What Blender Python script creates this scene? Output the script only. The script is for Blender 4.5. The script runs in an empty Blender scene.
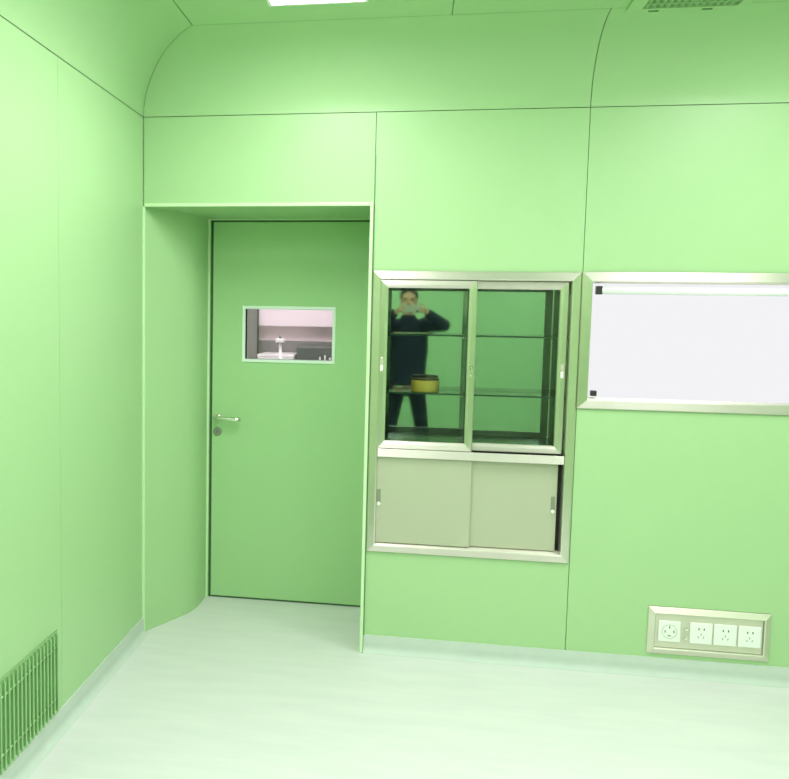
import bpy, bmesh, math, random
from mathutils import Vector, Matrix
random.seed(4)
SC = bpy.context.scene
COL = SC.collection
PI = math.pi

# ------------------------------------------------------------------ materials
def new_mat(name):
    m = bpy.data.materials.new(name); m.use_nodes = True
    nt = m.node_tree
    return m, nt, nt.nodes['Principled BSDF']

def paint(name, col, rough=.4, metal=0., noise=.03, scale=9., spec=.5, bump=0., bscale=60.):
    """plain painted / plastic / metal surface with a faint procedural variation"""
    m, nt, b = new_mat(name)
    tc = nt.nodes.new('ShaderNodeTexCoord'); nz = nt.nodes.new('ShaderNodeTexNoise')
    nz.inputs['Scale'].default_value = scale; nz.inputs['Detail'].default_value = 3
    nt.links.new(tc.outputs['Object'], nz.inputs['Vector'])
    mx = nt.nodes.new('ShaderNodeMix'); mx.data_type = 'RGBA'
    mx.inputs[6].default_value = [max(0, c*(1-noise)) for c in col]+[1]
    mx.inputs[7].default_value = [min(1, c*(1+noise)) for c in col]+[1]
    nt.links.new(nz.outputs['Fac'], mx.inputs[0]); nt.links.new(mx.outputs[2], b.inputs['Base Color'])
    b.inputs['Roughness'].default_value = rough; b.inputs['Metallic'].default_value = metal
    b.inputs['Specular IOR Level'].default_value = spec
    if bump:
        n2 = nt.nodes.new('ShaderNodeTexNoise'); n2.inputs['Scale'].default_value = bscale
        nt.links.new(tc.outputs['Object'], n2.inputs['Vector'])
        bp = nt.nodes.new('ShaderNodeBump'); bp.inputs['Strength'].default_value = bump; bp.inputs['Distance'].default_value = .01
        nt.links.new(n2.outputs['Fac'], bp.inputs['Height']); nt.links.new(bp.outputs['Normal'], b.inputs['Normal'])
    return m

def brushed(name, col, rough, tangent, aniso=.85):
    m = paint(name, col, rough, 1.0, .04, 14.)
    nt = m.node_tree; b = nt.nodes['Principled BSDF']
    c = nt.nodes.new('ShaderNodeCombineXYZ')
    for i in range(3): c.inputs[i].default_value = tangent[i]
    b.inputs['Anisotropic'].default_value = aniso
    nt.links.new(c.outputs[0], b.inputs['Tangent'])
    return m

def emitter(name, col, strength):
    m = bpy.data.materials.new(name); m.use_nodes = True; nt = m.node_tree
    nt.nodes.remove(nt.nodes['Principled BSDF'])
    e = nt.nodes.new('ShaderNodeEmission'); e.inputs[0].default_value = (*col, 1); e.inputs[1].default_value = strength
    nt.links.new(e.outputs[0], nt.nodes['Material Output'].inputs['Surface'])
    return m

def clear_glass(name, tint, refl=1.0):
    """thin architectural glazing: clear pane with a fresnel reflection"""
    m = bpy.data.materials.new(name); m.use_nodes = True; nt = m.node_tree
    nt.nodes.remove(nt.nodes['Principled BSDF'])
    t = nt.nodes.new('ShaderNodeBsdfTransparent'); t.inputs[0].default_value = (*tint, 1)
    g = nt.nodes.new('ShaderNodeBsdfGlossy'); g.inputs['Roughness'].default_value = .02
    g.inputs['Color'].default_value = (refl, refl, refl, 1)
    f = nt.nodes.new('ShaderNodeFresnel'); f.inputs['IOR'].default_value = 1.45
    x = nt.nodes.new('ShaderNodeMixShader')
    nt.links.new(f.outputs[0], x.inputs[0]); nt.links.new(t.outputs[0], x.inputs[1]); nt.links.new(g.outputs[0], x.inputs[2])
    nt.links.new(x.outputs[0], nt.nodes['Material Output'].inputs['Surface'])
    return m

GREEN = (.398, .605, .318)
M = {}
M['wall'] = paint('green_enamel', GREEN, .38, 0, .012, 3, .35)
M['door'] = paint('green_door_enamel', (.375, .61, .30), .34, 0, .012, 3, .4)
M['seam'] = paint('green_sealant', (.13, .24, .10), .6, 0, .05, 20)
M['gasket'] = paint('dark_green_gasket', (.035, .11, .03), .5, 0, .05, 20)
M['trim'] = paint('pale_green_trim', (.60, .80, .50), .3, 0, .02, 5)
M['grille'] = paint('green_grille_enamel', (.36, .58, .29), .45, 0, .03, 10)
M['dark'] = paint('black_for_shade', (.012, .014, .012), .7)  # flat black that stands in for unlit depth
def floor_mat():
    m = paint('pale_mint_vinyl', (.80, .90, .76), .33, 0, .03, 2.2, .4)
    nt = m.node_tree; b = nt.nodes['Principled BSDF']
    # long soft marbled streaks in the sheet vinyl
    tc = nt.nodes.new('ShaderNodeTexCoord'); mp = nt.nodes.new('ShaderNodeMapping')
    mp.inputs['Scale'].default_value = (1.2, 6, 1)
    nz = nt.nodes.new('ShaderNodeTexNoise'); nz.inputs['Scale'].default_value = 2.4; nz.inputs['Detail'].default_value = 6
    cr = nt.nodes.new('ShaderNodeValToRGB')
    cr.color_ramp.elements[0].position = .35; cr.color_ramp.elements[0].color = (.665, .66, .675, 1)
    cr.color_ramp.elements[1].position = .68; cr.color_ramp.elements[1].color = (.71, .698, .71, 1)
    nt.links.new(tc.outputs['Object'], mp.inputs[0]); nt.links.new(mp.outputs[0], nz.inputs['Vector'])
    nt.links.new(nz.outputs['Fac'], cr.inputs[0]); nt.links.new(cr.outputs[0], b.inputs['Base Color'])
    return m
M['floor'] = floor_mat()
M['skirt'] = paint('mint_vinyl_coving', (.55, .61, .57), .65, 0, .06, 12)
ALU = (.80, .76, .70)
M['mh'] = brushed('aluminium_brushed_across', ALU, .54, (0, 0, 1))
M['mv'] = brushed('aluminium_brushed_upright', ALU, .30, (1, 0, 0))
M['plate'] = brushed('outlet_plate_steel', (.78, .75, .66), .52, (0, 0, 1), .5)
M['leafmetal'] = paint('satin_steel_sheet', (.54, .55, .43), .5, .55, .02, 6)
M['mirror'] = paint('polished_steel', (.51, .63, .57), .03, 1, .01, 2)
M['inside'] = paint('steel_liner', (.20, .22, .19), .22, 1, .03, 6)
M['chrome'] = paint('chrome', (.86, .85, .80), .16, 1, .02, 8)
M['pull'] = paint('recess_pull_grey', (.30, .33, .26), .45, .6, .03, 8)
M['doorpane'] = clear_glass('door_glass', (.95, .95, .96))
M['case'] = paint('dark_case_paint', (.085, .09, .095), .45, 0, .04, 6)
M['pane'] = clear_glass('cabinet_glass', (.90, .94, .91))
M['shelf'] = clear_glass('shelf_glass', (.86, .95, .90))
M['shelfedge'] = paint('shelf_glass_edge', (.03, .09, .05), .2, 0, .03, 8)
M['white'] = paint('white_plastic', (.86, .87, .85), .35, 0, .01, 6)
M['black'] = paint('black_plastic', (.02, .02, .02), .4)
M['winframe'] = paint('pale_window_frame', (.78, .88, .82), .35, 0, .02, 6)
M['panel'] = paint('white_acrylic', (.88, .88, .90), .28, 0, .01, 3)
M['rail'] = paint('white_rail', (.90, .90, .92), .3)
M['tape'] = paint('yellow_tape', (.95, .72, .13), .35, 0, .05, 12)
M['tapetop'] = paint('brown_tape_edge', (.10, .055, .03), .6, 0, .1, 30)
M['core'] = paint('cardboard_core', (.42, .30, .17), .8, 0, .08, 40)
M['lamp'] = emitter('led_diffuser', (1, 1, 1), 22.5)
M['film'] = emitter('viewer_diffuser', (.97, .97, 1), .905)
M['corfill'] = emitter('corridor_fill_glow', (1, .93, .95), 16.5)  # glow of the lamp added in the corridor
M['lampframe'] = paint('white_lamp_frame', (.85, .88, .85), .4)
M['corwall'] = paint('pinkish_white_wall', (.87, .79, .83), .6, 0, .02, 4)
M['corlow'] = paint('greyish_pink_wall', (.84, .73, .75), .6, 0, .02, 4)
M['corgrey'] = paint('grey_band', (.22, .20, .21), .5, 0, .04, 6)
M['corfloor'] = paint('grey_vinyl', (.5, .52, .5), .5, 0, .03, 4)
M['column'] = paint('grey_metal', (.24, .25, .23), .45, .3, .03, 6)
M['navy'] = paint('navy_cloth', (.012, .018, .032), .8, 0, .2, 40, .3, .25, 220)
M['trouser'] = paint('dark_trouser_cloth', (.010, .015, .024), .85, 0, .2, 40, .3, .25, 220)
M['skin'] = paint('skin', (.60, .33, .21), .5, 0, .05, 14)
M['hair'] = paint('black_hair', (.012, .010, .009), .55, 0, .2, 60, .5, .4, 160)
M['shoe'] = paint('black_shoe_leather', (.02, .02, .022), .4)
M['eye'] = paint('dark_eye', (.03, .02, .015), .2)
M['lips'] = paint('lips', (.42, .16, .13), .5)
M['phone'] = paint('phone_gold_back', (.50, .46, .36), .3, .4)

# ------------------------------------------------------------------ mesh helpers
class MB:
    def __init__(self): self.bm = bmesh.new(); self.mi = 0
    def _f(self, vs):
        try:
            f = self.bm.faces.new(vs); f.material_index = self.mi; return f
        except ValueError: return None
    def box(self, x0, x1, y0, y1, z0, z1, bevel=0., seg=2):
        bm = self.bm
        v = [bm.verts.new(p) for p in ((x0,y0,z0),(x1,y0,z0),(x1,y1,z0),(x0,y1,z0),(x0,y0,z1),(x1,y0,z1),(x1,y1,z1),(x0,y1,z1))]
        fs = [self._f([v[i] for i in q]) for q in ((0,3,2,1),(4,5,6,7),(0,1,5,4),(1,2,6,5),(2,3,7,6),(3,0,4,7))]
        if bevel:
            es = list({e for f in fs for e in f.edges})
            r = bmesh.ops.bevel(bm, geom=es, offset=bevel, segments=seg, affect='EDGES', profile=.5)
            for f in r['faces']: f.material_index = self.mi
        return self
    def quad(self, *ps): self._f([self.bm.verts.new(p) for p in ps]); return self
    def tube(self, pts, r, n=16, cap=True):
        bm = self.bm; P = [Vector(p) for p in pts]; R = r if isinstance(r, (list, tuple)) else [r]*len(P)
        rings = []; prev = None
        for i, p in enumerate(P):
            t = (P[min(i+1, len(P)-1)]-P[max(i-1, 0)]).normalized()
            a = Vector((0, 0, 1)) if abs(t.z) < .9 else Vector((1, 0, 0))
            if prev is not None: a = prev
            u = (a-t*a.dot(t)).normalized(); w = t.cross(u); prev = u
            rings.append([bm.verts.new(p+(u*math.cos(2*PI*k/n)+w*math.sin(2*PI*k/n))*R[i]) for k in range(n)])
        for a, b in zip(rings, rings[1:]):
            for k in range(n): 
                f = self._f([a[k], a[(k+1) % n], b[(k+1) % n], b[k]])
                if f: f.smooth = True
        if cap: self._f(rings[0][::-1]); self._f(rings[-1])
        return self
    def lathe(self, prof, c, axis='Z', n=40):
        """profile of (radius, height) spun about an axis through c"""
        bm = self.bm; rings = []
        for r, h in prof:
            ring = []
            for k in range(n):
                a = 2*PI*k/n; u, w = r*math.cos(a), r*math.sin(a)
                p = {'Z': (u, w, h), 'Y': (u, h, w), 'X': (h, u, w)}[axis]
                ring.append(bm.verts.new(Vector(c)+Vector(p)))
            rings.append(ring)
        for a, b in zip(rings, rings[1:]):
            for k in range(n): self._f([a[k], a[(k+1) % n], b[(k+1) % n], b[k]])
        return self
    def ring(self, x0, x1, z0, z1, prof, y=0., uprights=1):
        """mitred rectangular frame: prof is a closed list of (inset, depth); sides get material 0 / uprights"""
        bm = self.bm
        cs = ((x0, z0, 1, 1), (x1, z0, -1, 1), (x1, z1, -1, -1), (x0, z1, 1, -1))
        R = [[bm.verts.new((cx+sx*i, y+d, cz+sz*i)) for i, d in prof] for cx, cz, sx, sz in cs]
        n = len(prof)
        for s in range(4):
            a, b = R[s], R[(s+1) % 4]
            for k in range(n):
                f = self._f([a[k], b[k], b[(k+1) % n], a[(k+1) % n]])
                if f: f.material_index = uprights if s in (1, 3) else 0
        return self
    def ball(self, c, r, sub=3):
        ret = bmesh.ops.create_icosphere(self.bm, subdivisions=sub, radius=1)
        for v in ret['verts']:
            v.co = Vector((v.co.x*r[0], v.co.y*r[1], v.co.z*r[2]))+Vector(c)
        for f in self.bm.faces:
            if f.verts[0] in ret['verts']: f.smooth = True
        return self
    def build(self, name, mats, parent=None, base=None, smooth=None):
        if not isinstance(mats, (list, tuple)): mats = [mats]
        bmesh.ops.recalc_face_normals(self.bm, faces=self.bm.faces)
        me = bpy.data.meshes.new(name)
        off = Vector(base) if base is not None else (Vector(parent.get('_base', (0, 0, 0))) if parent else Vector((0, 0, 0)))
        for v in self.bm.verts: v.co -= off
        self.bm.to_mesh(me); self.bm.free()
        for m in mats: me.materials.append(m)
        if smooth is not None:
            for p in me.polygons: p.use_smooth = smooth
        o = bpy.data.objects.new(name, me); COL.objects.link(o)
        if parent is not None:
            o.parent = parent; o['_base'] = tuple(off)
        else:
            o.location = off; o['_base'] = tuple(off)
        return o

def tag(o, label=None, cat=None, group=None, kind=None):
    if label: o['label'] = label
    if cat: o['category'] = cat
    if group: o['group'] = group
    if kind: o['kind'] = kind
    return o
def empty(name, loc):
    o = bpy.data.objects.new(name, None); COL.objects.link(o); o.location = loc; o['_base'] = tuple(loc)
    o.empty_display_size = .1
    return o
def structure(o, label=None, cat=None): return tag(o, label, cat, kind='structure')

# ------------------------------------------------------------------ the room
XR, YF, ZT, ZS, R, DY = 4.4, -6.4, 2.876, 2.571, .333, .59     # right wall, far wall, ceiling, cove spring line, cove width, door depth
XJ, ZL, ZK = 1.118, 2.146, .083                                 # niche edge, niche height, skirting height
XS, XC, G = 2.066, 1.1215, .0015                                # panel joints, half joint
CAB = (1.130, 2.052, .508, 1.838)                               # holes in the back wall
VIEW = (2.075, 3.50, 1.235, 1.838)
OUT = (2.432, 2.936, .114, .316)

structure(MB().box(0, XR, YF, DY+.02, -.06, 0).build('floor', M['floor']), 'pale mint sheet vinyl floor', 'floor')

# ceiling panels with a joint
b = MB()
for x0, x1 in ((R+.004, 1.44-G), (1.44+G, 3.3-G), (3.3+G, XR)):
    b.box(x0, x1, YF, -R-.0025, ZT, ZT+.04)
b.mi = 1
b.box(0, XR, YF, 0, ZT+.012, ZT+.05)
structure(b.build('ceiling', [M['wall'], M['seam']]), 'green enamelled panel ceiling with fine dark joints', 'ceiling')

# back wall: cladding panels round the niche, the cabinet, the viewer and the outlet box
def panel_with_hole(b, x0, x1, z0, z1, holes, y0, y1):
    holes = [(max(h[0], x0), min(h[1], x1), max(h[2], z0), min(h[3], z1)) for h in holes]
    xs = sorted({x0, x1, *[h[0] for h in holes], *[h[1] for h in holes]})
    zs = sorted({z0, z1, *[h[2] for h in holes], *[h[3] for h in holes]})
    for i in range(len(xs)-1):
        for j in range(len(zs)-1):
            cx, cz = (xs[i]+xs[i+1])/2, (zs[j]+zs[j+1])/2
            if any(h[0] < cx < h[1] and h[2] < cz < h[3] for h in holes): continue
            b.box(xs[i], xs[i+1], y0, y1, zs[j], zs[j+1])
b = MB()
b.box(.003, XC-G, 0, .03, ZL+.012, ZS-.0032)
panel_with_hole(b, XC+G, XS-G, 0, ZS-.0032, [CAB], 0, .03)
panel_with_hole(b, XS+G, 3.10, 0, ZS-.0032, [VIEW, OUT], 0, .03)
panel_with_hole(b, 3.10+2*G, XR, 0, ZS-.0032, [VIEW], 0, .03)
b.mi = 1
panel_with_hole(b, 0, XR, 0, ZS+.01, [CAB, VIEW, OUT, (0, XC, 0, ZL+.012)], .012, .05)
structure(b.build('wall_back', [M['wall'], M['seam']]), 'green panel wall facing the camera', 'wall')

b = MB()
ys = [YF, -3.9, -2.93, -1.95, -.97, 0]
for a, c in zip(ys, ys[1:]):
    b.box(-.03, 0, a+G*.6, c-(G*.6 if c else 0), 0, ZS-.0036)
b.mi = 1; b.box(-.06, -.010, YF, 0, 0, ZT)
structure(b.build('wall_left', [M['wall'], M['seam']]), 'green panel wall on the left', 'wall')
b = MB()
for a, c in zip([YF, -4.2, -2.1], [-4.2, -2.1, .05]): b.box(XR, XR+.05, a+G, c-G, 0, ZT)
b.mi = 1; b.box(XR+.012, XR+.06, YF, 0.05, 0, ZT)
structure(b.build('wall_right', [M['wall'], M['seam']]))
b = MB()
xs = [0, 1.0, 2.0, 3.0, XR]
for a, c in zip(xs, xs[1:]): b.box(a+G, c-G, YF-.05, YF, 0, ZT)
b.mi = 1; b.box(0, XR, YF-.06, YF-.012, 0, ZT)
structure(b.build('wall_front', [M['wall'], M['seam']]))

# coves between walls and ceiling, mitred in the corner
def cove(name, segs, left, label):
    b = MB(); n = 24
    for layer, off, mi in ((0, 0., 0), (1, .014, 1)):
        b.mi = mi
        for s0, s1, mitre in (segs if layer == 0 else [(segs[0][0], segs[-1][1], True)]):
            P = []
            for k in range(n+1):
                t = PI/2*k/n
                d = R*(1-math.cos(t)); z = ZS+(ZT-ZS)*math.sin(t)
                nx, nz = math.cos(t), math.sin(t)
                P.append((d-off*nx, z+off*nz, d))
            for (d0, z0, m0), (d1, z1, m1) in zip(P, P[1:]):
                lo0 = m0+G*.9 if mitre else s0
                lo1 = m1+G*.9 if mitre else s0
                if layer: lo0, lo1 = max(0, lo0-.02), max(0, lo1-.02)
                if left: q = ((d0, -lo0, z0), (d1, -lo1, z1), (d1, -s1, z1), (d0, -s1, z0))
                else: q = ((lo0, -d0, z0), (lo1, -d1, z1), (s1, -d1, z1), (s1, -d0, z0))
                vs = [b.bm.verts.new(p) for p in q]
                f = b._f(vs)
                if f: f.smooth = True
    bmesh.ops.remove_doubles(b.bm, verts=b.bm.verts, dist=1e-5)
    o = b.build(name, [M['wall'], M['seam']])
    return structure(o, label, 'cove')
cove('trim_1', [(0, XS-G, True), (XS+G, XR, False)], False, 'curved green cove between the facing wall and the ceiling')
cove('trim_2', [(0, -YF, True)], True, 'curved green cove between the left wall and the ceiling')

# vinyl coving at the foot of the walls
def coving(name, pts_fn, s0, s1, label):
    b = MB(); prof = [(.000, ZK), (.006, ZK), (.009, .05)]
    for k in range(7):
        t = PI/2*k/6
        prof.append((.009+.026*(1-math.cos(t)), .0002+.03*(1-math.sin(t))))
    for (d0, z0), (d1, z1) in zip(prof, prof[1:]):
        b.quad(pts_fn(s0, d0, z0), pts_fn(s1, d0, z0), pts_fn(s1, d1, z1), pts_fn(s0, d1, z1))
    bmesh.ops.remove_doubles(b.bm, verts=b.bm.verts, dist=1e-5)
    return structure(b.build(name, M['skirt']), label, 'baseboard')
coving('baseboard_back', lambda s, d, z: (s, -d, z), XJ+.004, XR, 'pale mint vinyl coving at the foot of the facing wall')
coving('baseboard_left', lambda s, d, z: (d, s, z), YF, -.004, 'pale mint vinyl coving at the foot of the left wall')

# the door niche: splayed left cheek with a rounded inner corner, soffit, right cheek
b = MB()
plan = [(0.0, 0.0), (.040, .084), (.085, .173), (.125, .252), (.150, .305), (.163, .345), (.172, .39), (.177, .44), (.179, .50), (.180, DY-.012)]
bm = b.bm
for (x0, y0), (x1, y1) in zip(plan, plan[1:]):
    b.quad((x0, y0, 0), (x1, y1, 0), (x1, y1, ZL), (x0, y0, ZL))
bmesh.ops.remove_doubles(bm, verts=bm.verts, dist=1e-5)
for f in bm.faces: f.smooth = True
b.box(-.02, XJ+.02, .002, DY+.02, ZL, ZL+.012)
b.box(XJ, XJ+.01, .002, DY+.02, 0, ZL)
structure(b.build('wall_recess', M['wall']), 'splayed cheeks and soffit of the door niche', 'wall')
# pale edge strips round the niche opening
b = MB()
b.box(-.002, .010, -.008, .010, 0, ZL+.012, .002)
b.box(-.002, XJ, -.008, .012, ZL-.004, ZL+.013, .003)
b.box(XJ-.014, XJ+.002, -.028, .012, 0, ZL+.013, .004)
structure(b.build('trim_3', M['trim']), 'pale green edge strip round the door niche', 'trim')
b = MB(); b.box(XJ+.0025, XJ+.0065, -.006, .004, 0, ZS-.2)
structure(b.build('trim_4', M['seam']), 'dark sealant line beside the niche edge', 'trim')

# ------------------------------------------------------------------ the door
door = MB().box(.205, 1.105, DY, DY+.045, .010, 2.132, .003).build('door_1', M['door'], base=(.205, DY, 0))
structure(door, 'green metal door with a small window, standing in the niche', 'door')
b = MB()
b.box(.165, .191, DY-.014, DY+.05, 0, 2.146, .003)
b.box(1.112, 1.118, DY-.014, DY+.05, 0, 2.146)
b.box(.191, 1.112, DY-.014, DY+.05, 2.141, 2.146)
fr = b.build('door_frame', M['trim'], door); tag(fr, 'pale green door frame')
b = MB()
b.box(.191, .206, DY+.006, DY+.05, 0, 2.141)
b.box(.191, 1.112, DY+.006, DY+.05, 2.131, 2.141)
b.box(.206, 1.106, DY+.004, DY+.05, .001, .012)
tag(b.build('gasket', M['gasket'], door), 'dark green rubber gasket')
hy = DY
b = MB()
b.lathe([(.0, -.010), (.022, -.010), (.025, -.006), (.025, 0)], (.238, hy, 1.043), 'Y', 28)
b.tube([(.238, hy-.006, 1.043), (.238, hy-.040, 1.043), (.242, hy-.050, 1.043), (.252, hy-.055, 1.043), (.356, hy-.055, 1.042), (.369, hy-.052, 1.042), (.375, hy-.044, 1.042)],
       [.012, .012, .012, .012, .0115, .011, .009], 14)
tag(b.build('door_handle', M['chrome'], door), 'chrome lever handle')
b = MB()
b.lathe([(.0, -.008), (.021, -.008), (.024, -.005), (.024, 0)], (.238, hy, .962), 'Y', 28)
k = b.build('keyhole_rosette', M['pull'], door); tag(k, 'round metal keyhole rosette')
b = MB(); b.lathe([(0, -.012), (.008, -.012), (.008, -.007)], (.238, hy, .964), 'Y', 16); b.box(.236, .240, hy-.0115, hy-.007, .950, .962)
b.build('lock_cylinder', M['column'], k)
# window in the door
WX0, WX1, WZ0, WZ1 = .393, .878, 1.378, 1.655
b = MB().ring(WX0-.018, WX1+.018, WZ0-.018, WZ1+.018, [(0, .0), (.001, -.006), (.014, -.008), (.018, -.003), (.018, .052), (0, .052)], DY)
wf = b.build('window_frame', [M['winframe'], M['winframe']], door); tag(wf, 'pale window frame in the green door')
MB().box(WX0-.002, WX1+.002, DY+.018, DY+.024, WZ0-.002, WZ1+.002).build('window_pane', M['doorpane'], wf)
# cut the opening out of the leaf
cut = MB().box(WX0, WX1, DY-.1, DY+.2, WZ0, WZ1).build('cutter', M['door'])
md = door.modifiers.new('hole', 'BOOLEAN'); md.operation = 'DIFFERENCE'; md.object = cut; md.solver = 'EXACT'
bpy.context.view_layer.update()
dg = bpy.context.evaluated_depsgraph_get()
nm = bpy.data.meshes.new_from_object(door.evaluated_get(dg))
door.modifiers.clear(); old = door.data; door.data = nm; nm.name = 'door_1'
bpy.data.objects.remove(cut)

# ------------------------------------------------------------------ what shows through the door window
CY, CB = DY+.055, 3.1
b = MB()
panel_with_hole(b, -1.6, 3.0, 0, 2.8, [(.19, 1.112, 0, 2.145)], CY, CY+.03)
structure(b.build('wall_corridor_near', M['corwall']))
structure(MB().box(-1.6, 3.0, CB, CB+.05, 0, 2.8).build('wall_corridor_far', M['corlow']), 'greyish pink corridor wall seen through the door window', 'wall')
structure(MB().box(-1.65, -1.6, CY, CB, 0, 2.8).build('wall_corridor_left', M['corwall']))
structure(MB().box(3.0, 3.05, CY, CB, 0, 2.8).build('wall_corridor_right', M['corwall']))
structure(MB().box(-1.6, 3.0, DY+.021, CB, -.06, -.001).build('floor_corridor', M['corfloor']))
structure(MB().box(-1.6, 3.0, CY, CB, 2.8, 2.85).build('ceiling_corridor', M['corwall']))
b = MB().box(-1.6, 3.0, CB-.10, CB, 1.515, 2.3, .006)
structure(b.build('trim_5', M['corwall']), 'pinkish white boxed-out upper wall seen through the door window', 'trim')
b = MB().box(-1.6, 3.0, CB-.02, CB, .95, 1.392, .004)
structure(b.build('trim_6', M['corgrey']), 'dark grey band along the corridor wall', 'trim')
b = MB(); b.box(-.093, .0, 2.96, 3.05, 0, 2.8, .004)
b.mi = 1; b.box(-.099, -.091, 2.955, 2.97, 0, 2.8); b.box(.0, .010, 2.955, 2.97, 0, 2.8)
structure(b.build('trim_7', [M['column'], M['black']]), 'grey upright post at the left of the door window view', 'post')
c1 = empty('corridor_fill_lamp', (.3, 1.8, 2.8))  # unseen lamp, added only to brighten the corridor
tag(c1, 'unseen flat lamp added to light the corridor behind the green door', 'lamp')
MB().box(-.3, .9, 1.5, 2.1, 2.780, 2.795).build('diffuser', M['corfill'], c1)
MB().box(-.32, .92, 1.48, 2.12, 2.795, 2.80).build('frame', M['lampframe'], c1)
# white low cupboard, white T-shaped post, dark equipment case
t = empty('white_cupboard', (.08, 2.85, 0))
tag(t, 'white low cupboard seen through the door window, left of the dark case', 'cupboard')
MB().box(.055, .357, 2.70, 3.06, .08, 1.2695, .004).build('body', M['white'], t)
MB().box(.052, .360, 2.696, 3.07, 1.27, 1.292, .004).build('top', M['white'], t)
MB().box(.07, .34, 2.72, 3.05, 0, .08).build('plinth', M['column'], t)
MB().box(.060, .352, 2.690, 2.6995, .10, 1.262, .002).build('door', M['white'], t)
t = empty('dark_equipment_case', (.5, 2.85, 0))
tag(t, 'dark grey equipment case low at the right of the door window view', 'equipment case')
MB().box(.372, .83, 2.72, 3.06, .05, 1.36, .01).build('body', M['case'], t)
for i, x in enumerate((.56, .60, .64)):
    b = MB(); b.box(x, x+.014, 2.712, 2.7195, 1.25, 1.25+(.03, .045, .025)[i], .002)
    b.build('indicator', M['white'], t)
for x in (.38, .74):
    for y in (2.8, 3.0): MB().tube([(x, y, 0), (x, y, .05)], .025, 12).build('foot', M['black'], t)
t = empty('white_post', (.2, 2.45, 0))
tag(t, 'white post with a square head in front of the white cupboard', 'post')
MB().tube([(.285, 2.45, .02), (.285, 2.45, 1.400)], .013, 14).build('upright', M['white'], t)
MB().box(.250, .318, 2.415, 2.485, 1.400, 1.43, .006).build('head', M['white'], t)
MB().box(.275, .295, 2.435, 2.465, 1.43, 1.455, .004).build('knob', M['column'], t)
MB().lathe([(0, 0), (.12, 0), (.12, .012), (.02, .02), (0, .02)], (.285, 2.45, 0), 'Z', 28).build('base', M['column'], t)

# ------------------------------------------------------------------ built-in instrument cabinet
cab = empty('instrument_cabinet', (1.59, 0, .50))
tag(cab, 'built-in metal cabinet with sliding glass doors above and steel doors below', 'cabinet')
CX0, CX1, CZ0, CZ1 = 1.1255, 2.0605, .501, 1.842
MH, MV = M['mh'], M['mv']
prof = [(0, .0), (.0, -.008), (.004, -.012), (.034, -.022), (.039, -.020), (.041, .045), (0.006, .045)]
MB().ring(CX0, CX1, CZ0, CZ1, prof).build('outer_frame', [MH, MV], cab)
MB().box(CX0+.040, CX1-.040, -.020, .06, .964, 1.004, .003).build('middle_rail', MH, cab)
IX0, IX1, CD = 1.160, 2.020, .255        # inside
b = MB()
b.box(IX0-.012, IX0, .046, CD+.012, .53, 1.812)
b.box(IX1, IX1+.012, .046, CD+.012, .53, 1.812)
b.box(IX0, IX1, .046, CD, 1.800, 1.812)
b.box(IX0, IX1, .046, CD, .53, .545)
b.box(IX0, IX1, .046, CD, .985, 1.016)
b.build('carcass', M['inside'], cab)
tag(MB().box(IX0, IX1, CD, CD+.010, .545, 1.800).build('back_panel', M['mirror'], cab), 'mirror-polished steel back')
MB().box(1.566, 1.578, .047, CD-.001, 1.016, 1.799).build('divider', M['inside'], cab)
for z in (1.548, 1.268):
    for x0, x1 in ((IX0+.002, 1.564), (1.580, IX1-.002)):
        b = MB(); b.box(x0, x1, .076, CD-.008, z-.008, z)
        b.mi = 1; b.box(x0, x1, .0705, .0755, z-.0085, z)
        s = b.build('shelf', [M['shelf'], M['shelfedge']], cab); tag(s, 'clear glass shelf')
        for x in ((x0+.008, x1-.008)):
            for y in (.105, .215):
                MB().lathe([(0, -.017), (.007, -.017), (.007, -.0088), (0, -.0088)], (x, y, z), 'Z', 12).build('shelf_pin', M['chrome'], s)
# sliding glass doors
dprof = [(0, .0), (0, -.016), (.003, -.019), (.022, -.019), (.035, -.011), (.036, .010), (0, .010)]
def glass_door(x0, x1, z0, z1, y, locks, label):
    d = MB().ring(x0, x1, z0, z1, dprof, y).build('glass_door', [MH, MV], cab); tag(d, label)
    MB().box(x0+.034, x1-.034, y-.003, y+.002, z0+.034, z1-.034).build('pane', M['pane'], d)
    for kind, x, z in locks:
        if kind == 'lock':
            b = MB(); b.lathe([(0, -.016), (.006, -.016), (.009, -.012), (.009, 0)], (x, y-.018, z), 'Y', 18)
            b.box(x-.002, x+.002, y-.046, y-.034, z-.028, z-.002)
            b.lathe([(0, -.012), (.005, -.012), (.005, 0)], (x, y-.018, z-.040), 'Y', 14)
            b.build('lock', M['chrome'], d)
        else:
            b = MB(); b.box(x-.008, x+.008, y-.0215, y-.0185, z-.026, z+.040, .001)
            b.mi = 1; b.box(x-.0065, x+.0065, y-.0225, y-.0212, z-.024, z+.004, .001)
            b.build('recessed_pull', [M['leafmetal'], M['white']], d)
glass_door(1.163, 1.604, 1.006, 1.799, .000, [('pull', 1.176, 1.398), ('lock', 1.588, 1.400)], 'left sliding glass door, in front')
glass_door(1.572, 2.013, 1.006, 1.799, .034, [('pull', 1.998, 1.385)], 'right sliding glass door, behind')
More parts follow.
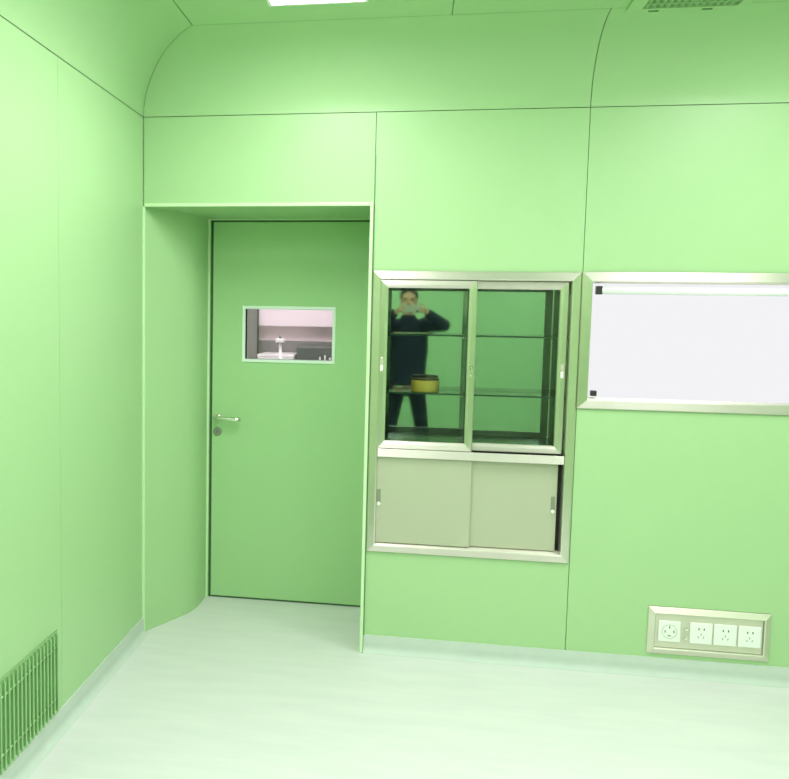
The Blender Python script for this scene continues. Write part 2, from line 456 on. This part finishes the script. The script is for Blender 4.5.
# lower sliding steel doors
for x0, x1, y, px, lab in ((1.165, 1.608, .000, 1.178, 'left sliding steel door'), (1.590, 2.001, .022, 1.984, 'right sliding steel door')):
    d = MB().box(x0, x1, y, y+.018, .546, .962, .002).build('steel_door', M['leafmetal'], cab); tag(d, lab)
    b = MB(); b.box(px-.009, px+.009, y-.002, y+.001, .735, .805, .001); b.build('recessed_pull', M['pull'], d)
    b = MB(); b.lathe([(0, -.012), (.007, -.011), (.009, -.006), (.009, 0)], (px, y-.001, .735), 'Y', 16); b.build('lock', M['white'], d)
tag(MB().box(IX0+.02, IX1-.0, .047, .055, .546, .962).build('gap_shade_sheet', M['dark'], cab), 'black sheet standing in for the shade beside the right steel door')  # black sheet painted in for the shade behind the door gap

# roll of tape on the lower glass shelf
t = empty('tape_roll', (1.382, .152, 1.268))
tag(t, 'yellow tape roll lying flat on the lower glass shelf of the cabinet', 'tape')
ro, ri, h = .067, .040, .062
MB().lathe([(ro-.002, 0), (ro, .002), (ro, h-.006)], (1.382, .152, 1.2685), 'Z', 48).build('tape', M['tape'], t, smooth=True)
MB().lathe([(ro, h-.006), (ro-.001, h), (ri, h), (ri, 0), (ro-.002, 0)], (1.382, .152, 1.2685), 'Z', 48).build('winding_edge', M['tapetop'], t)
MB().lathe([(ri-.0005, h-.001), (ri-.004, h-.001), (ri-.004, .001), (ri-.0005, .001), (ri-.0005, h-.001)], (1.382, .152, 1.2685), 'Z', 48).build('core', M['core'], t)

# ------------------------------------------------------------------ white viewing panel on the right
vw = empty('film_viewer', (2.78, 0, 1.23))
tag(vw, 'long white viewing panel recessed in a brushed metal frame, right of the cabinet', 'viewing panel')
VX0, VX1, VZ0, VZ1 = 2.0635, 3.51, 1.226, 1.845
MB().ring(VX0, VX1, VZ0, VZ1, [(0, .0), (0, -.008), (.004, -.012), (.040, -.022), (.044, -.020), (.050, .012), (.052, .030), (.006, .030)]).build('frame', [MH, MV], vw)
tag(MB().box(VX0+.05, VX1-.05, .018, .030, VZ0+.045, VZ1-.045).build('screen', M['film'], vw), 'flat white translucent screen')
b = MB(); b.tube([(VX0+.086, -.001, 1.762), (VX1-.086, -.001, 1.762)], .017, 20)
b.build('clip_rail', M['rail'], vw)
for x0 in (VX0+.062, VX1-.088):
    MB().box(x0, x0+.026, -.016, .017, 1.744, 1.782, .003).build('end_bracket', M['black'], vw)
    MB().box(x0-.002, x0+.024, -.008, .017, 1.284, 1.309, .003).build('corner_clip', M['black'], vw)

# ------------------------------------------------------------------ outlet box low on the wall
ob = empty('power_outlet_box', (2.684, 0, .10))
tag(ob, 'row of four white sockets in a metal frame, low on the wall', 'power outlet')
OX0, OX1, OZ0, OZ1 = 2.4225, 2.945, .104, .325
MB().ring(OX0, OX1, OZ0, OZ1, [(0, .0), (0, -.006), (.003, -.009), (.026, -.020), (.030, -.018), (.031, .012), (.008, .012)]).build('frame', [M['plate'], M['plate']], ob)
MB().box(OX0+.030, OX1-.030, -.008, .010, OZ0+.030, OZ1-.030).build('plate', M['plate'], ob)
MB().ring(OX0+.030, OX1-.030, OZ0+.030, OZ1-.030, [(0, -.0085), (0, -.0095), (.003, -.0095), (.003, -.0085)]).build('shadow_line', [M['pull'], M['pull']], ob)  # grey ring painted in for the frame's shadow on the plate
for i, cx in enumerate((2.515, 2.6505, 2.7535, 2.856)):
    cz, y = .2150, -.008
    s = MB().box(cx-.048, cx+.048, y-.009, y, cz-.049, cz+.049, .004).build('socket', M['white'], ob)
    b = MB()
    if i == 0:
        tag(s, 'round three-phase socket insert')
        MB().lathe([(.033, 0), (.033, -.0012), (.031, -.0012), (.031, 0)], (cx, y-.009, cz), 'Y', 36).build('ring', M['leafmetal'], s)
        for dx, dz, w, hh in ((0, .020, .002, .006), (-.019, .0, .002, .006), (.019, 0, .002, .006), (0, -.020, .007, .002)):
            b.box(cx+dx-w, cx+dx+w, y-.0096, y-.0088, cz+dz-hh, cz+dz+hh)
    else:
        tag(s, 'two-pin and three-pin socket')
        for dx, dz, w, hh in ((-.010, .021, .0022, .005), (.012, .021, .0022, .005)):
            b.box(cx+dx-w, cx+dx+w, y-.0096, y-.0088, cz+dz-hh, cz+dz+hh)
        for dx, a in ((-.011, .5), (.011, -.5), (0, 0)):
            w, hh = .0012, .005
            dz = -.017 if dx else -.004
            vs = []
            for sx, sz in ((-w, -hh), (w, -hh), (w, hh), (-w, hh)):
                vs.append((cx+dx+sx*math.cos(a)-sz*math.sin(a), y-.0094, cz+dz+sx*math.sin(a)+sz*math.cos(a)))
            b.quad(*vs)
    b.build('pin_slots', M['black'], s)
for z in (.190, .232):
    MB().lathe([(0, -.020), (.005, -.020), (.009, -.014), (.009, -.006), (.006, -.006), (.006, 0)], (2.5835, -.008, z), 'Y', 18).build('earth_terminal', M['chrome'], ob)

# ------------------------------------------------------------------ return-air grille low on the left wall
gr = empty('air_grille', (0, -1.45, .095))
tag(gr, 'green return air grille with upright slats, low on the left wall', 'grille')
GY0, GY1, GZ0, GZ1 = -1.95, -1.016, .098, .410
MB().box(.0005, .002, GY0, GY1, GZ0, GZ1).build('backing', M['grille'], gr)
b = MB()
b.box(.0005, .004, GY1-.004, GY1, GZ0, GZ1); b.box(.0005, .004, GY0, GY0+.004, GZ0, GZ1)
b.box(.0005, .004, GY0, GY1, GZ1-.004, GZ1)
b.build('frame', M['grille'], gr)
b = MB(); y = GY1-.018
while y > GY0+.01:
    # each slat: a leaning blade, its front edge turned towards the room
    for dy0, x0, dy1, x1 in ((0, .003, -.010, .018), (-.010, .018, -.0075, .0195)):
        b.quad((x0, y+dy0, GZ0), (x1, y+dy1, GZ0), (x1, y+dy1, GZ1-.005), (x0, y+dy0, GZ1-.005))
    b.box(.0165, .0195, y-.0125, y-.0085, GZ0, GZ1-.005)
    y -= .0292
b.build('slats', M['grille'], gr)
for z in (GZ0+.052, GZ1-.058):
    MB().tube([(.0085, GY0+.004, z), (.0085, GY1-.004, z)], .0035, 8).build('cross_rail', M['trim'], gr)

# ------------------------------------------------------------------ ceiling lamps and air diffuser
def lamp(x0, x1, y0, y1, label):
    t = empty('ceiling_lamp', ((x0+x1)/2, (y0+y1)/2, ZT)); tag(t, label, 'ceiling lamp', 'flat lamps in the ceiling')
    b = MB(); bm = b.bm
    w = .014
    b.box(x0, x1, y0, y0+w, ZT-.010, ZT, .002); b.box(x0, x1, y1-w, y1, ZT-.010, ZT, .002)
    b.box(x0, x0+w, y0+w, y1-w, ZT-.010, ZT, .002); b.box(x1-w, x1, y0+w, y1-w, ZT-.010, ZT, .002)
    b.build('frame', M['lampframe'], t)
    MB().quad((x0+w, y0+w, ZT-.006), (x0+w, y1-w, ZT-.006), (x1-w, y1-w, ZT-.006), (x1-w, y0+w, ZT-.006)).build('diffuser', M['lamp'], t)
lamp(.710, 1.108, -1.74, -.54, 'flat white ceiling lamp cut by the top edge, above the door')
lamp(2.75, 3.15, -1.90, -.70, 'flat ceiling lamp over the right half of the room')
lamp(.710, 1.108, -3.6, -2.4, 'flat ceiling lamp over the left half, nearer the camera')
lamp(2.75, 3.15, -3.6, -2.4, 'flat ceiling lamp over the right half, nearer the camera')
lamp(.710, 1.108, -5.8, -4.6, 'added flat ceiling lamp over the left half, unseen behind the camera')  # unseen lamp added to brighten the lower part of the walls
lamp(2.75, 3.15, -5.8, -4.6, 'added flat ceiling lamp over the right half, unseen behind the camera')  # its added twin on the right, for the same fill light

vt = empty('air_diffuser', (2.35, -.55, ZT))
tag(vt, 'slatted air diffuser in the ceiling at the top edge, right of centre', 'air diffuser')
VA = (2.125, 2.575, -.79, -.318)
b = MB()
x0, x1, y0, y1 = VA; w = .05
def slope(b, P, Q): b.quad(*P); b.quad(*Q)
o_ = [(x0, y0), (x1, y0), (x1, y1), (x0, y1)]; i_ = [(x0+w, y0+w), (x1-w, y0+w), (x1-w, y1-w), (x0+w, y1-w)]
for k in range(4):
    a, c = o_[k], o_[(k+1) % 4]; d, e = i_[(k+1) % 4], i_[k]
    b.quad((*a, ZT+.000), (*c, ZT+.000), (*c, ZT-.012), (*a, ZT-.012))
    b.quad((*a, ZT-.012), (*c, ZT-.012), (*d, ZT-.020), (*e, ZT-.020))
    b.quad((*e, ZT-.020), (*d, ZT-.020), (*d, ZT-.001), (*e, ZT-.001))
b.build('frame', M['wall'], vt)
MB().box(x0+w, x1-w, y0+w, y1-w, ZT-.003, ZT-.001).build('backing', M['dark'], vt)
b = MB(); yy = y0+w+.01
n = 14
for k in range(n):
    xx = x0+w+.006+(x1-x0-2*w-.012)*k/(n-1)
    b.quad((xx, y0+w, ZT-.004), (xx+.012, y0+w, ZT-.019), (xx+.012, y1-w, ZT-.019), (xx, y1-w, ZT-.004))
for k in range(4):
    yy = y0+w+(y1-y0-2*w)*(k+.5)/4
    b.box(x0+w, x1-w, yy-.002, yy+.002, ZT-.018, ZT-.004)
b.build('slats', M['grille'], vt)
for cx in (2.25, 2.45):
    MB().box(cx-.042, cx-.004, y1-.016, y1-.006, ZT-.0185, ZT-.010, .002).build('clip', M['seam'], vt)

# ------------------------------------------------------------------ the photographer, seen in the polished back of the cabinet
PX, PY = 1.245, -4.25
CAMP = Vector((1.33489, -3.92011, 1.65))
def skin(chains):
    """chains: list of [(point, radius)...] grown as tapered limbs; returns a mesh"""
    vs, es, rs = [], [], []
    idx = {}
    def vid(p, r):
        k = tuple(round(c, 4) for c in p)
        if k not in idx: idx[k] = len(vs); vs.append(k); rs.append(r)
        return idx[k]
    for ch in chains:
        ids = [vid(p, r) for p, r in ch]
        es += [(a, c) for a, c in zip(ids, ids[1:]) if a != c]
    me = bpy.data.meshes.new('tmp'); me.from_pydata(vs, es, [])
    o = bpy.data.objects.new('tmp', me); COL.objects.link(o)
    md = o.modifiers.new('s', 'SKIN'); md.use_smooth_shade = True; md.branch_smoothing = .3
    sv = me.skin_vertices[0].data
    for i, r in enumerate(rs):
        sv[i].radius = r if isinstance(r, tuple) else (r, r); sv[i].use_root = (i == 0)
    s2 = o.modifiers.new('u', 'SUBSURF'); s2.levels = 2; s2.render_levels = 2
    dg = bpy.context.evaluated_depsgraph_get(); dg.update()
    out = bpy.data.meshes.new_from_object(o.evaluated_get(dg))
    bpy.data.objects.remove(o)
    return out
def fuse(meshes, name, mat, parent, voxel, smooth=4):
    """melt the given meshes into one continuous surface"""
    bm = bmesh.new()
    for m in meshes: bm.from_mesh(m)
    me = bpy.data.meshes.new(name); bm.to_mesh(me); bm.free()
    me.materials.clear(); me.materials.append(mat)
    o = bpy.data.objects.new(name, me); COL.objects.link(o)
    r = o.modifiers.new('r', 'REMESH'); r.mode = 'VOXEL'; r.voxel_size = voxel; r.use_smooth_shade = True
    s = o.modifiers.new('s', 'SMOOTH'); s.factor = .5; s.iterations = smooth
    dg = bpy.context.evaluated_depsgraph_get(); dg.update()
    out = bpy.data.meshes.new_from_object(o.evaluated_get(dg)); out.name = name
    bm = bmesh.new(); bm.from_mesh(out); bm.verts.ensure_lookup_table()      # keep the outer skin only
    left, best = set(bm.verts), set()
    while left:
        st = [left.pop()]; got = set(st)
        while st:
            for e in st.pop().link_edges:
                for v in e.verts:
                    if v in left: left.discard(v); got.add(v); st.append(v)
        if len(got) > len(best): best = got
    bmesh.ops.delete(bm, geom=[v for v in bm.verts if v not in best], context='VERTS')
    bm.to_mesh(out); bm.free()
    out.materials.clear(); out.materials.append(mat)
    for p in out.polygons: p.use_smooth = True; p.material_index = 0
    bpy.data.objects.remove(o)
    o = bpy.data.objects.new(name, out); COL.objects.link(o)
    o.parent = parent
    return o
def blob(c, r, sub=3):
    b = MB(); b.ball(c, r, sub)
    me = bpy.data.meshes.new('blob'); b.bm.to_mesh(me); b.bm.free(); return me

person = empty('person', (PX, PY, 0))
tag(person, 'person in dark clothes holding up a phone, mirrored in the cabinet', 'person')
PHX, PHY, PHZ = CAMP.x-PX-.055, CAMP.y-PY-.012, 1.686     # phone centre, local
SH, EL = {1: (.190, 0, 1.53), -1: (-.190, 0, 1.53)}, {1: (.355, .14, 1.525), -1: (-.34, .14, 1.51)}
WR = {s: (PHX+s*.128, PHY-.060, 1.668) for s in (1, -1)}
KN = {1: (.160, .015, .50), -1: (-.155, .015, .50)}
AN = {1: (.195, -.02, .09), -1: (-.19, -.02, .09)}
def lerp(a, b, t): return tuple(a[i]+(b[i]-a[i])*t for i in range(3))
def limbs(k, hands=True):
    ch = [[((0, 0, .95), (.15*k, .10*k)), ((0, .005, 1.12), (.125*k, .092*k)), ((0, .01, 1.33), (.15*k, .105*k)), ((0, 0, 1.48), (.13*k, .085*k)), ((0, .005, 1.58), .056), ((0, .015, 1.66), .054), ((0, .03, 1.76), .052)]]
    for s in (1, -1):
        ch.append([((0, 0, 1.48), (.13*k, .085*k)), (SH[s], .062*k), (lerp(SH[s], EL[s], .5), .052*k), (EL[s], .043*k), (lerp(EL[s], WR[s], .4), .040*k), (WR[s], .026*k)])
        hip = (s*.10, 0, .88)
        ch.append([((0, 0, .95), (.15*k, .10*k)), (hip, .092*k), (lerp(hip, KN[s], .5), .078*k), (KN[s], .056*k), (lerp(KN[s], AN[s], .35), .056*k), (AN[s], .040*k)])
    return ch
pieces = [skin(limbs(1.0))]
# head: skull, jaw, nose, ears
HY, HZ = .035, 1.777
pieces += [blob((0, HY-.008, HZ+.022), (.078, .098, .098)), blob((0, HY+.022, HZ-.055), (.060, .070, .070)),
           blob((0, HY+.060, HZ-.095), (.030, .030, .024)), blob((0, HY+.093, HZ-.022), (.013, .020, .026)), blob((0, HY+.104, HZ-.036), (.016, .014, .012)),
           blob((.034, HY+.078, HZ+.022), (.024, .014, .008)), blob((-.034, HY+.078, HZ+.022), (.024, .014, .008)),
           blob((.081, HY-.008, HZ-.012), (.010, .020, .032)), blob((-.081, HY-.008, HZ-.012), (.010, .020, .032)),
           blob((0, HY+.081, HZ-.066), (.024, .010, .012))]
# hands round the two ends of the phone
for s in (1, -1):
    def L(x, y, z): return (PHX+s*x, PHY+y, PHZ+z)      # x measured outward from the phone's centre
    w = WR[s]
    pieces.append(skin([[(w, (.026, .022)), (L(.123, -.034, -.006), (.030, .019)), (L(.114, -.012, .000), (.032, .016)), (L(.112, -.006, .018), (.026, .013))]]))
    pieces.append(skin([[(L(.114, -.010, .020), .011), (L(.106, -.002, .046), .0095), (L(.084, .000, .052), .0085), (L(.060, .001, .047), .0075)]]))        # index along the top edge
    pieces.append(skin([[(L(.116, -.006, .012), .011), (L(.106, .010, .018), .0095), (L(.088, .014, .020), .0085), (L(.078, .014, .020), .0075)]]))         # middle
    pieces.append(skin([[(L(.118, -.008, -.004), .011), (L(.107, .010, -.001), .009), (L(.090, .014, .001), .008), (L(.080, .014, .002), .007)]]))          # ring
    pieces.append(skin([[(L(.119, -.012, -.019), .010), (L(.108, .008, -.019), .008), (L(.093, .013, -.018), .007), (L(.084, .013, -.017), .0065)]]))       # little
    pieces.append(skin([[(L(.124, -.026, -.024), .015), (L(.100, -.024, -.034), .012), (L(.080, -.018, -.026), .010), (L(.058, -.015, -.020), .0085)]]))    # thumb on the screen side
body = fuse(pieces, 'body', M['skin'], person, .0055, 3)
tag(body, 'face and hands of the person')
# jacket: a lofted trunk with two sleeves, melted together
def mesh_of(b):
    bmesh.ops.recalc_face_normals(b.bm, faces=b.bm.faces)
    me = bpy.data.meshes.new('piece'); b.bm.to_mesh(me); b.bm.free(); return me
b = MB(); rings = []
for z, rx, ry, y in ((.80, .190, .140, 0), (.815, .196, .145, 0), (.95, .190, .138, 0), (1.10, .194, .130, .004), (1.27, .208, .134, .008), (1.39, .207, .132, .006),
                     (1.48, .198, .117, 0), (1.54, .155, .097, 0), (1.575, .104, .084, .004), (1.605, .076, .076, .010), (1.625, .070, .072, .014)):
    rings.append([b.bm.verts.new((rx*math.cos(2*PI*q/32), y+ry*math.sin(2*PI*q/32), z)) for q in range(32)])
for a, c in zip(rings, rings[1:]):
    for q in range(32): b._f([a[q], a[(q+1) % 32], c[(q+1) % 32], c[q]])
b._f(rings[0][::-1]); b._f(rings[-1])
parts = [mesh_of(b)]
for s in (1, -1):
    inner = (s*.10, 0, 1.49)
    P = [inner, SH[s], lerp(SH[s], EL[s], .5), lerp(SH[s], EL[s], .9), EL[s], lerp(EL[s], WR[s], .12), lerp(EL[s], WR[s], .5), lerp(EL[s], WR[s], .88)]
    b = MB(); b.tube(P, [.085, .083, .074, .068, .066, .062, .053, .043], 24); parts.append(mesh_of(b))
    parts.append(blob(EL[s], (.066, .066, .066)))
fuse(parts, 'jacket', M['navy'], person, .009, 5)
# trousers
ch = [[((0, 0, .95), (.165, .118))]]
ch = []
for s in (1, -1):
    hip = (s*.10, 0, .87)
    ch.append([((0, 0, .95), (.16, .115)), (hip, .104), (lerp(hip, KN[s], .5), .092), (KN[s], .078), (lerp(KN[s], AN[s], .5), .072), (lerp(KN[s], AN[s], .97), .066)])
fuse([skin(ch)], 'trousers', M['trouser'], person, .011, 4)
# shoes
for s in (1, -1):
    a = AN[s]
    sh = [blob((a[0], a[1]-.01, .055), (.042, .052, .052)), blob((a[0]+s*.010, a[1]+.07, .045), (.045, .10, .042)), blob((a[0]+s*.018, a[1]+.145, .038), (.046, .055, .034))]
    fuse(sh, 'shoe', M['shoe'], person, .007, 3)
# short hair: a cap over the skull, cut back from the forehead
b = MB(); b.ball((0, HY-.020, HZ+.030), (.093, .106, .107), 4)
for v in b.bm.verts:
    u = Vector(v.co)-Vector((0, HY-.020, HZ+.032))
    n_ = math.sin(u.x*160)*math.sin(u.y*140)*math.sin(u.z*150)
    v.co += u.normalized()*(.004*n_)
lim = [f for f in b.bm.faces if f.calc_center_median().z < HZ+.080-.95*min(.11, max(0, HY+.070-f.calc_center_median().y))]
bmesh.ops.delete(b.bm, geom=lim, context='FACES')
hr = b.build('hair', M['hair'], None); hr.parent = person; hr.location = (0, 0, 0)
sm = hr.modifiers.new('thick', 'SOLIDIFY'); sm.thickness = .010
for p in hr.data.polygons: p.use_smooth = True
for s in (1, -1):
    b = MB(); b.ball((s*.033, HY+.078, HZ+.004), (.013, .008, .007), 3); e_ = b.build('eye', M['eye']); e_.parent = person
b = MB(); b.ball((0, HY+.089, HZ-.066), (.021, .006, .006), 3); e_ = b.build('mouth', M['lips']); e_.parent = person

# phone, held in both hands, its lens where the picture was taken from
ph = empty('phone', (PX+PHX, PY+PHY, PHZ-.038))
tag(ph, 'pale phone held sideways in both hands of the person', 'phone')
cx, cy, cz = PX+PHX, PY+PHY, PHZ
MB().box(cx-.080, cx+.080, cy-.004, cy+.004, cz-.038, cz+.038, .0035, 3).build('body', M['phone'], ph)
MB().box(cx-.076, cx+.076, cy-.0046, cy-.0040, cz-.034, cz+.034).build('screen', M['black'], ph)
MB().box(cx+.045, cx+.066, cy+.0038, cy+.0052, cz-.0375, cz-.014, .0005).build('lens_window', M['black'], ph)

# ------------------------------------------------------------------ camera
rv, uv, fv = (Vector((0.98671897, 0.161658, 0.01588608)), Vector((-0.02950803, 0.08221536, 0.99617765)), Vector((-0.159734, 0.98341615, -0.08589367)))
cd = bpy.data.cameras.new('camera'); co = bpy.data.objects.new('camera', cd); COL.objects.link(co)
m3 = Matrix((rv, uv, -fv)).transposed()
co.matrix_world = Matrix.Translation(CAMP) @ m3.to_4x4()
W, H, F, PPX, PPY = 789, 779, 825.15, 281.80, 381.52
cd.sensor_fit = 'HORIZONTAL'; cd.sensor_width = 36; cd.lens = F*36/W
cd.shift_x = (W/2-PPX)/W; cd.shift_y = -(H/2-PPY)/W
cd.clip_start = .004; cd.clip_end = 60
SC.camera = co

# ------------------------------------------------------------------ world and look
w = bpy.data.worlds.new('world'); SC.world = w; w.use_nodes = True
w.node_tree.nodes['Background'].inputs[0].default_value = (.6, .7, .6, 1)
w.node_tree.nodes['Background'].inputs[1].default_value = .05
for o in SC.objects:
    if '_base' in o: del o['_base']
SC.view_settings.view_transform = 'Standard'; SC.view_settings.look = 'None'
SC.view_settings.gamma = 1; SC.view_settings.use_curve_mapping = False
SC.view_settings.exposure = 0.03
SC.cycles.use_denoising = True
SC.cycles.max_bounces = 14; SC.cycles.diffuse_bounces = 8; SC.cycles.transparent_max_bounces = 24
SC.cycles.caustics_reflective = True
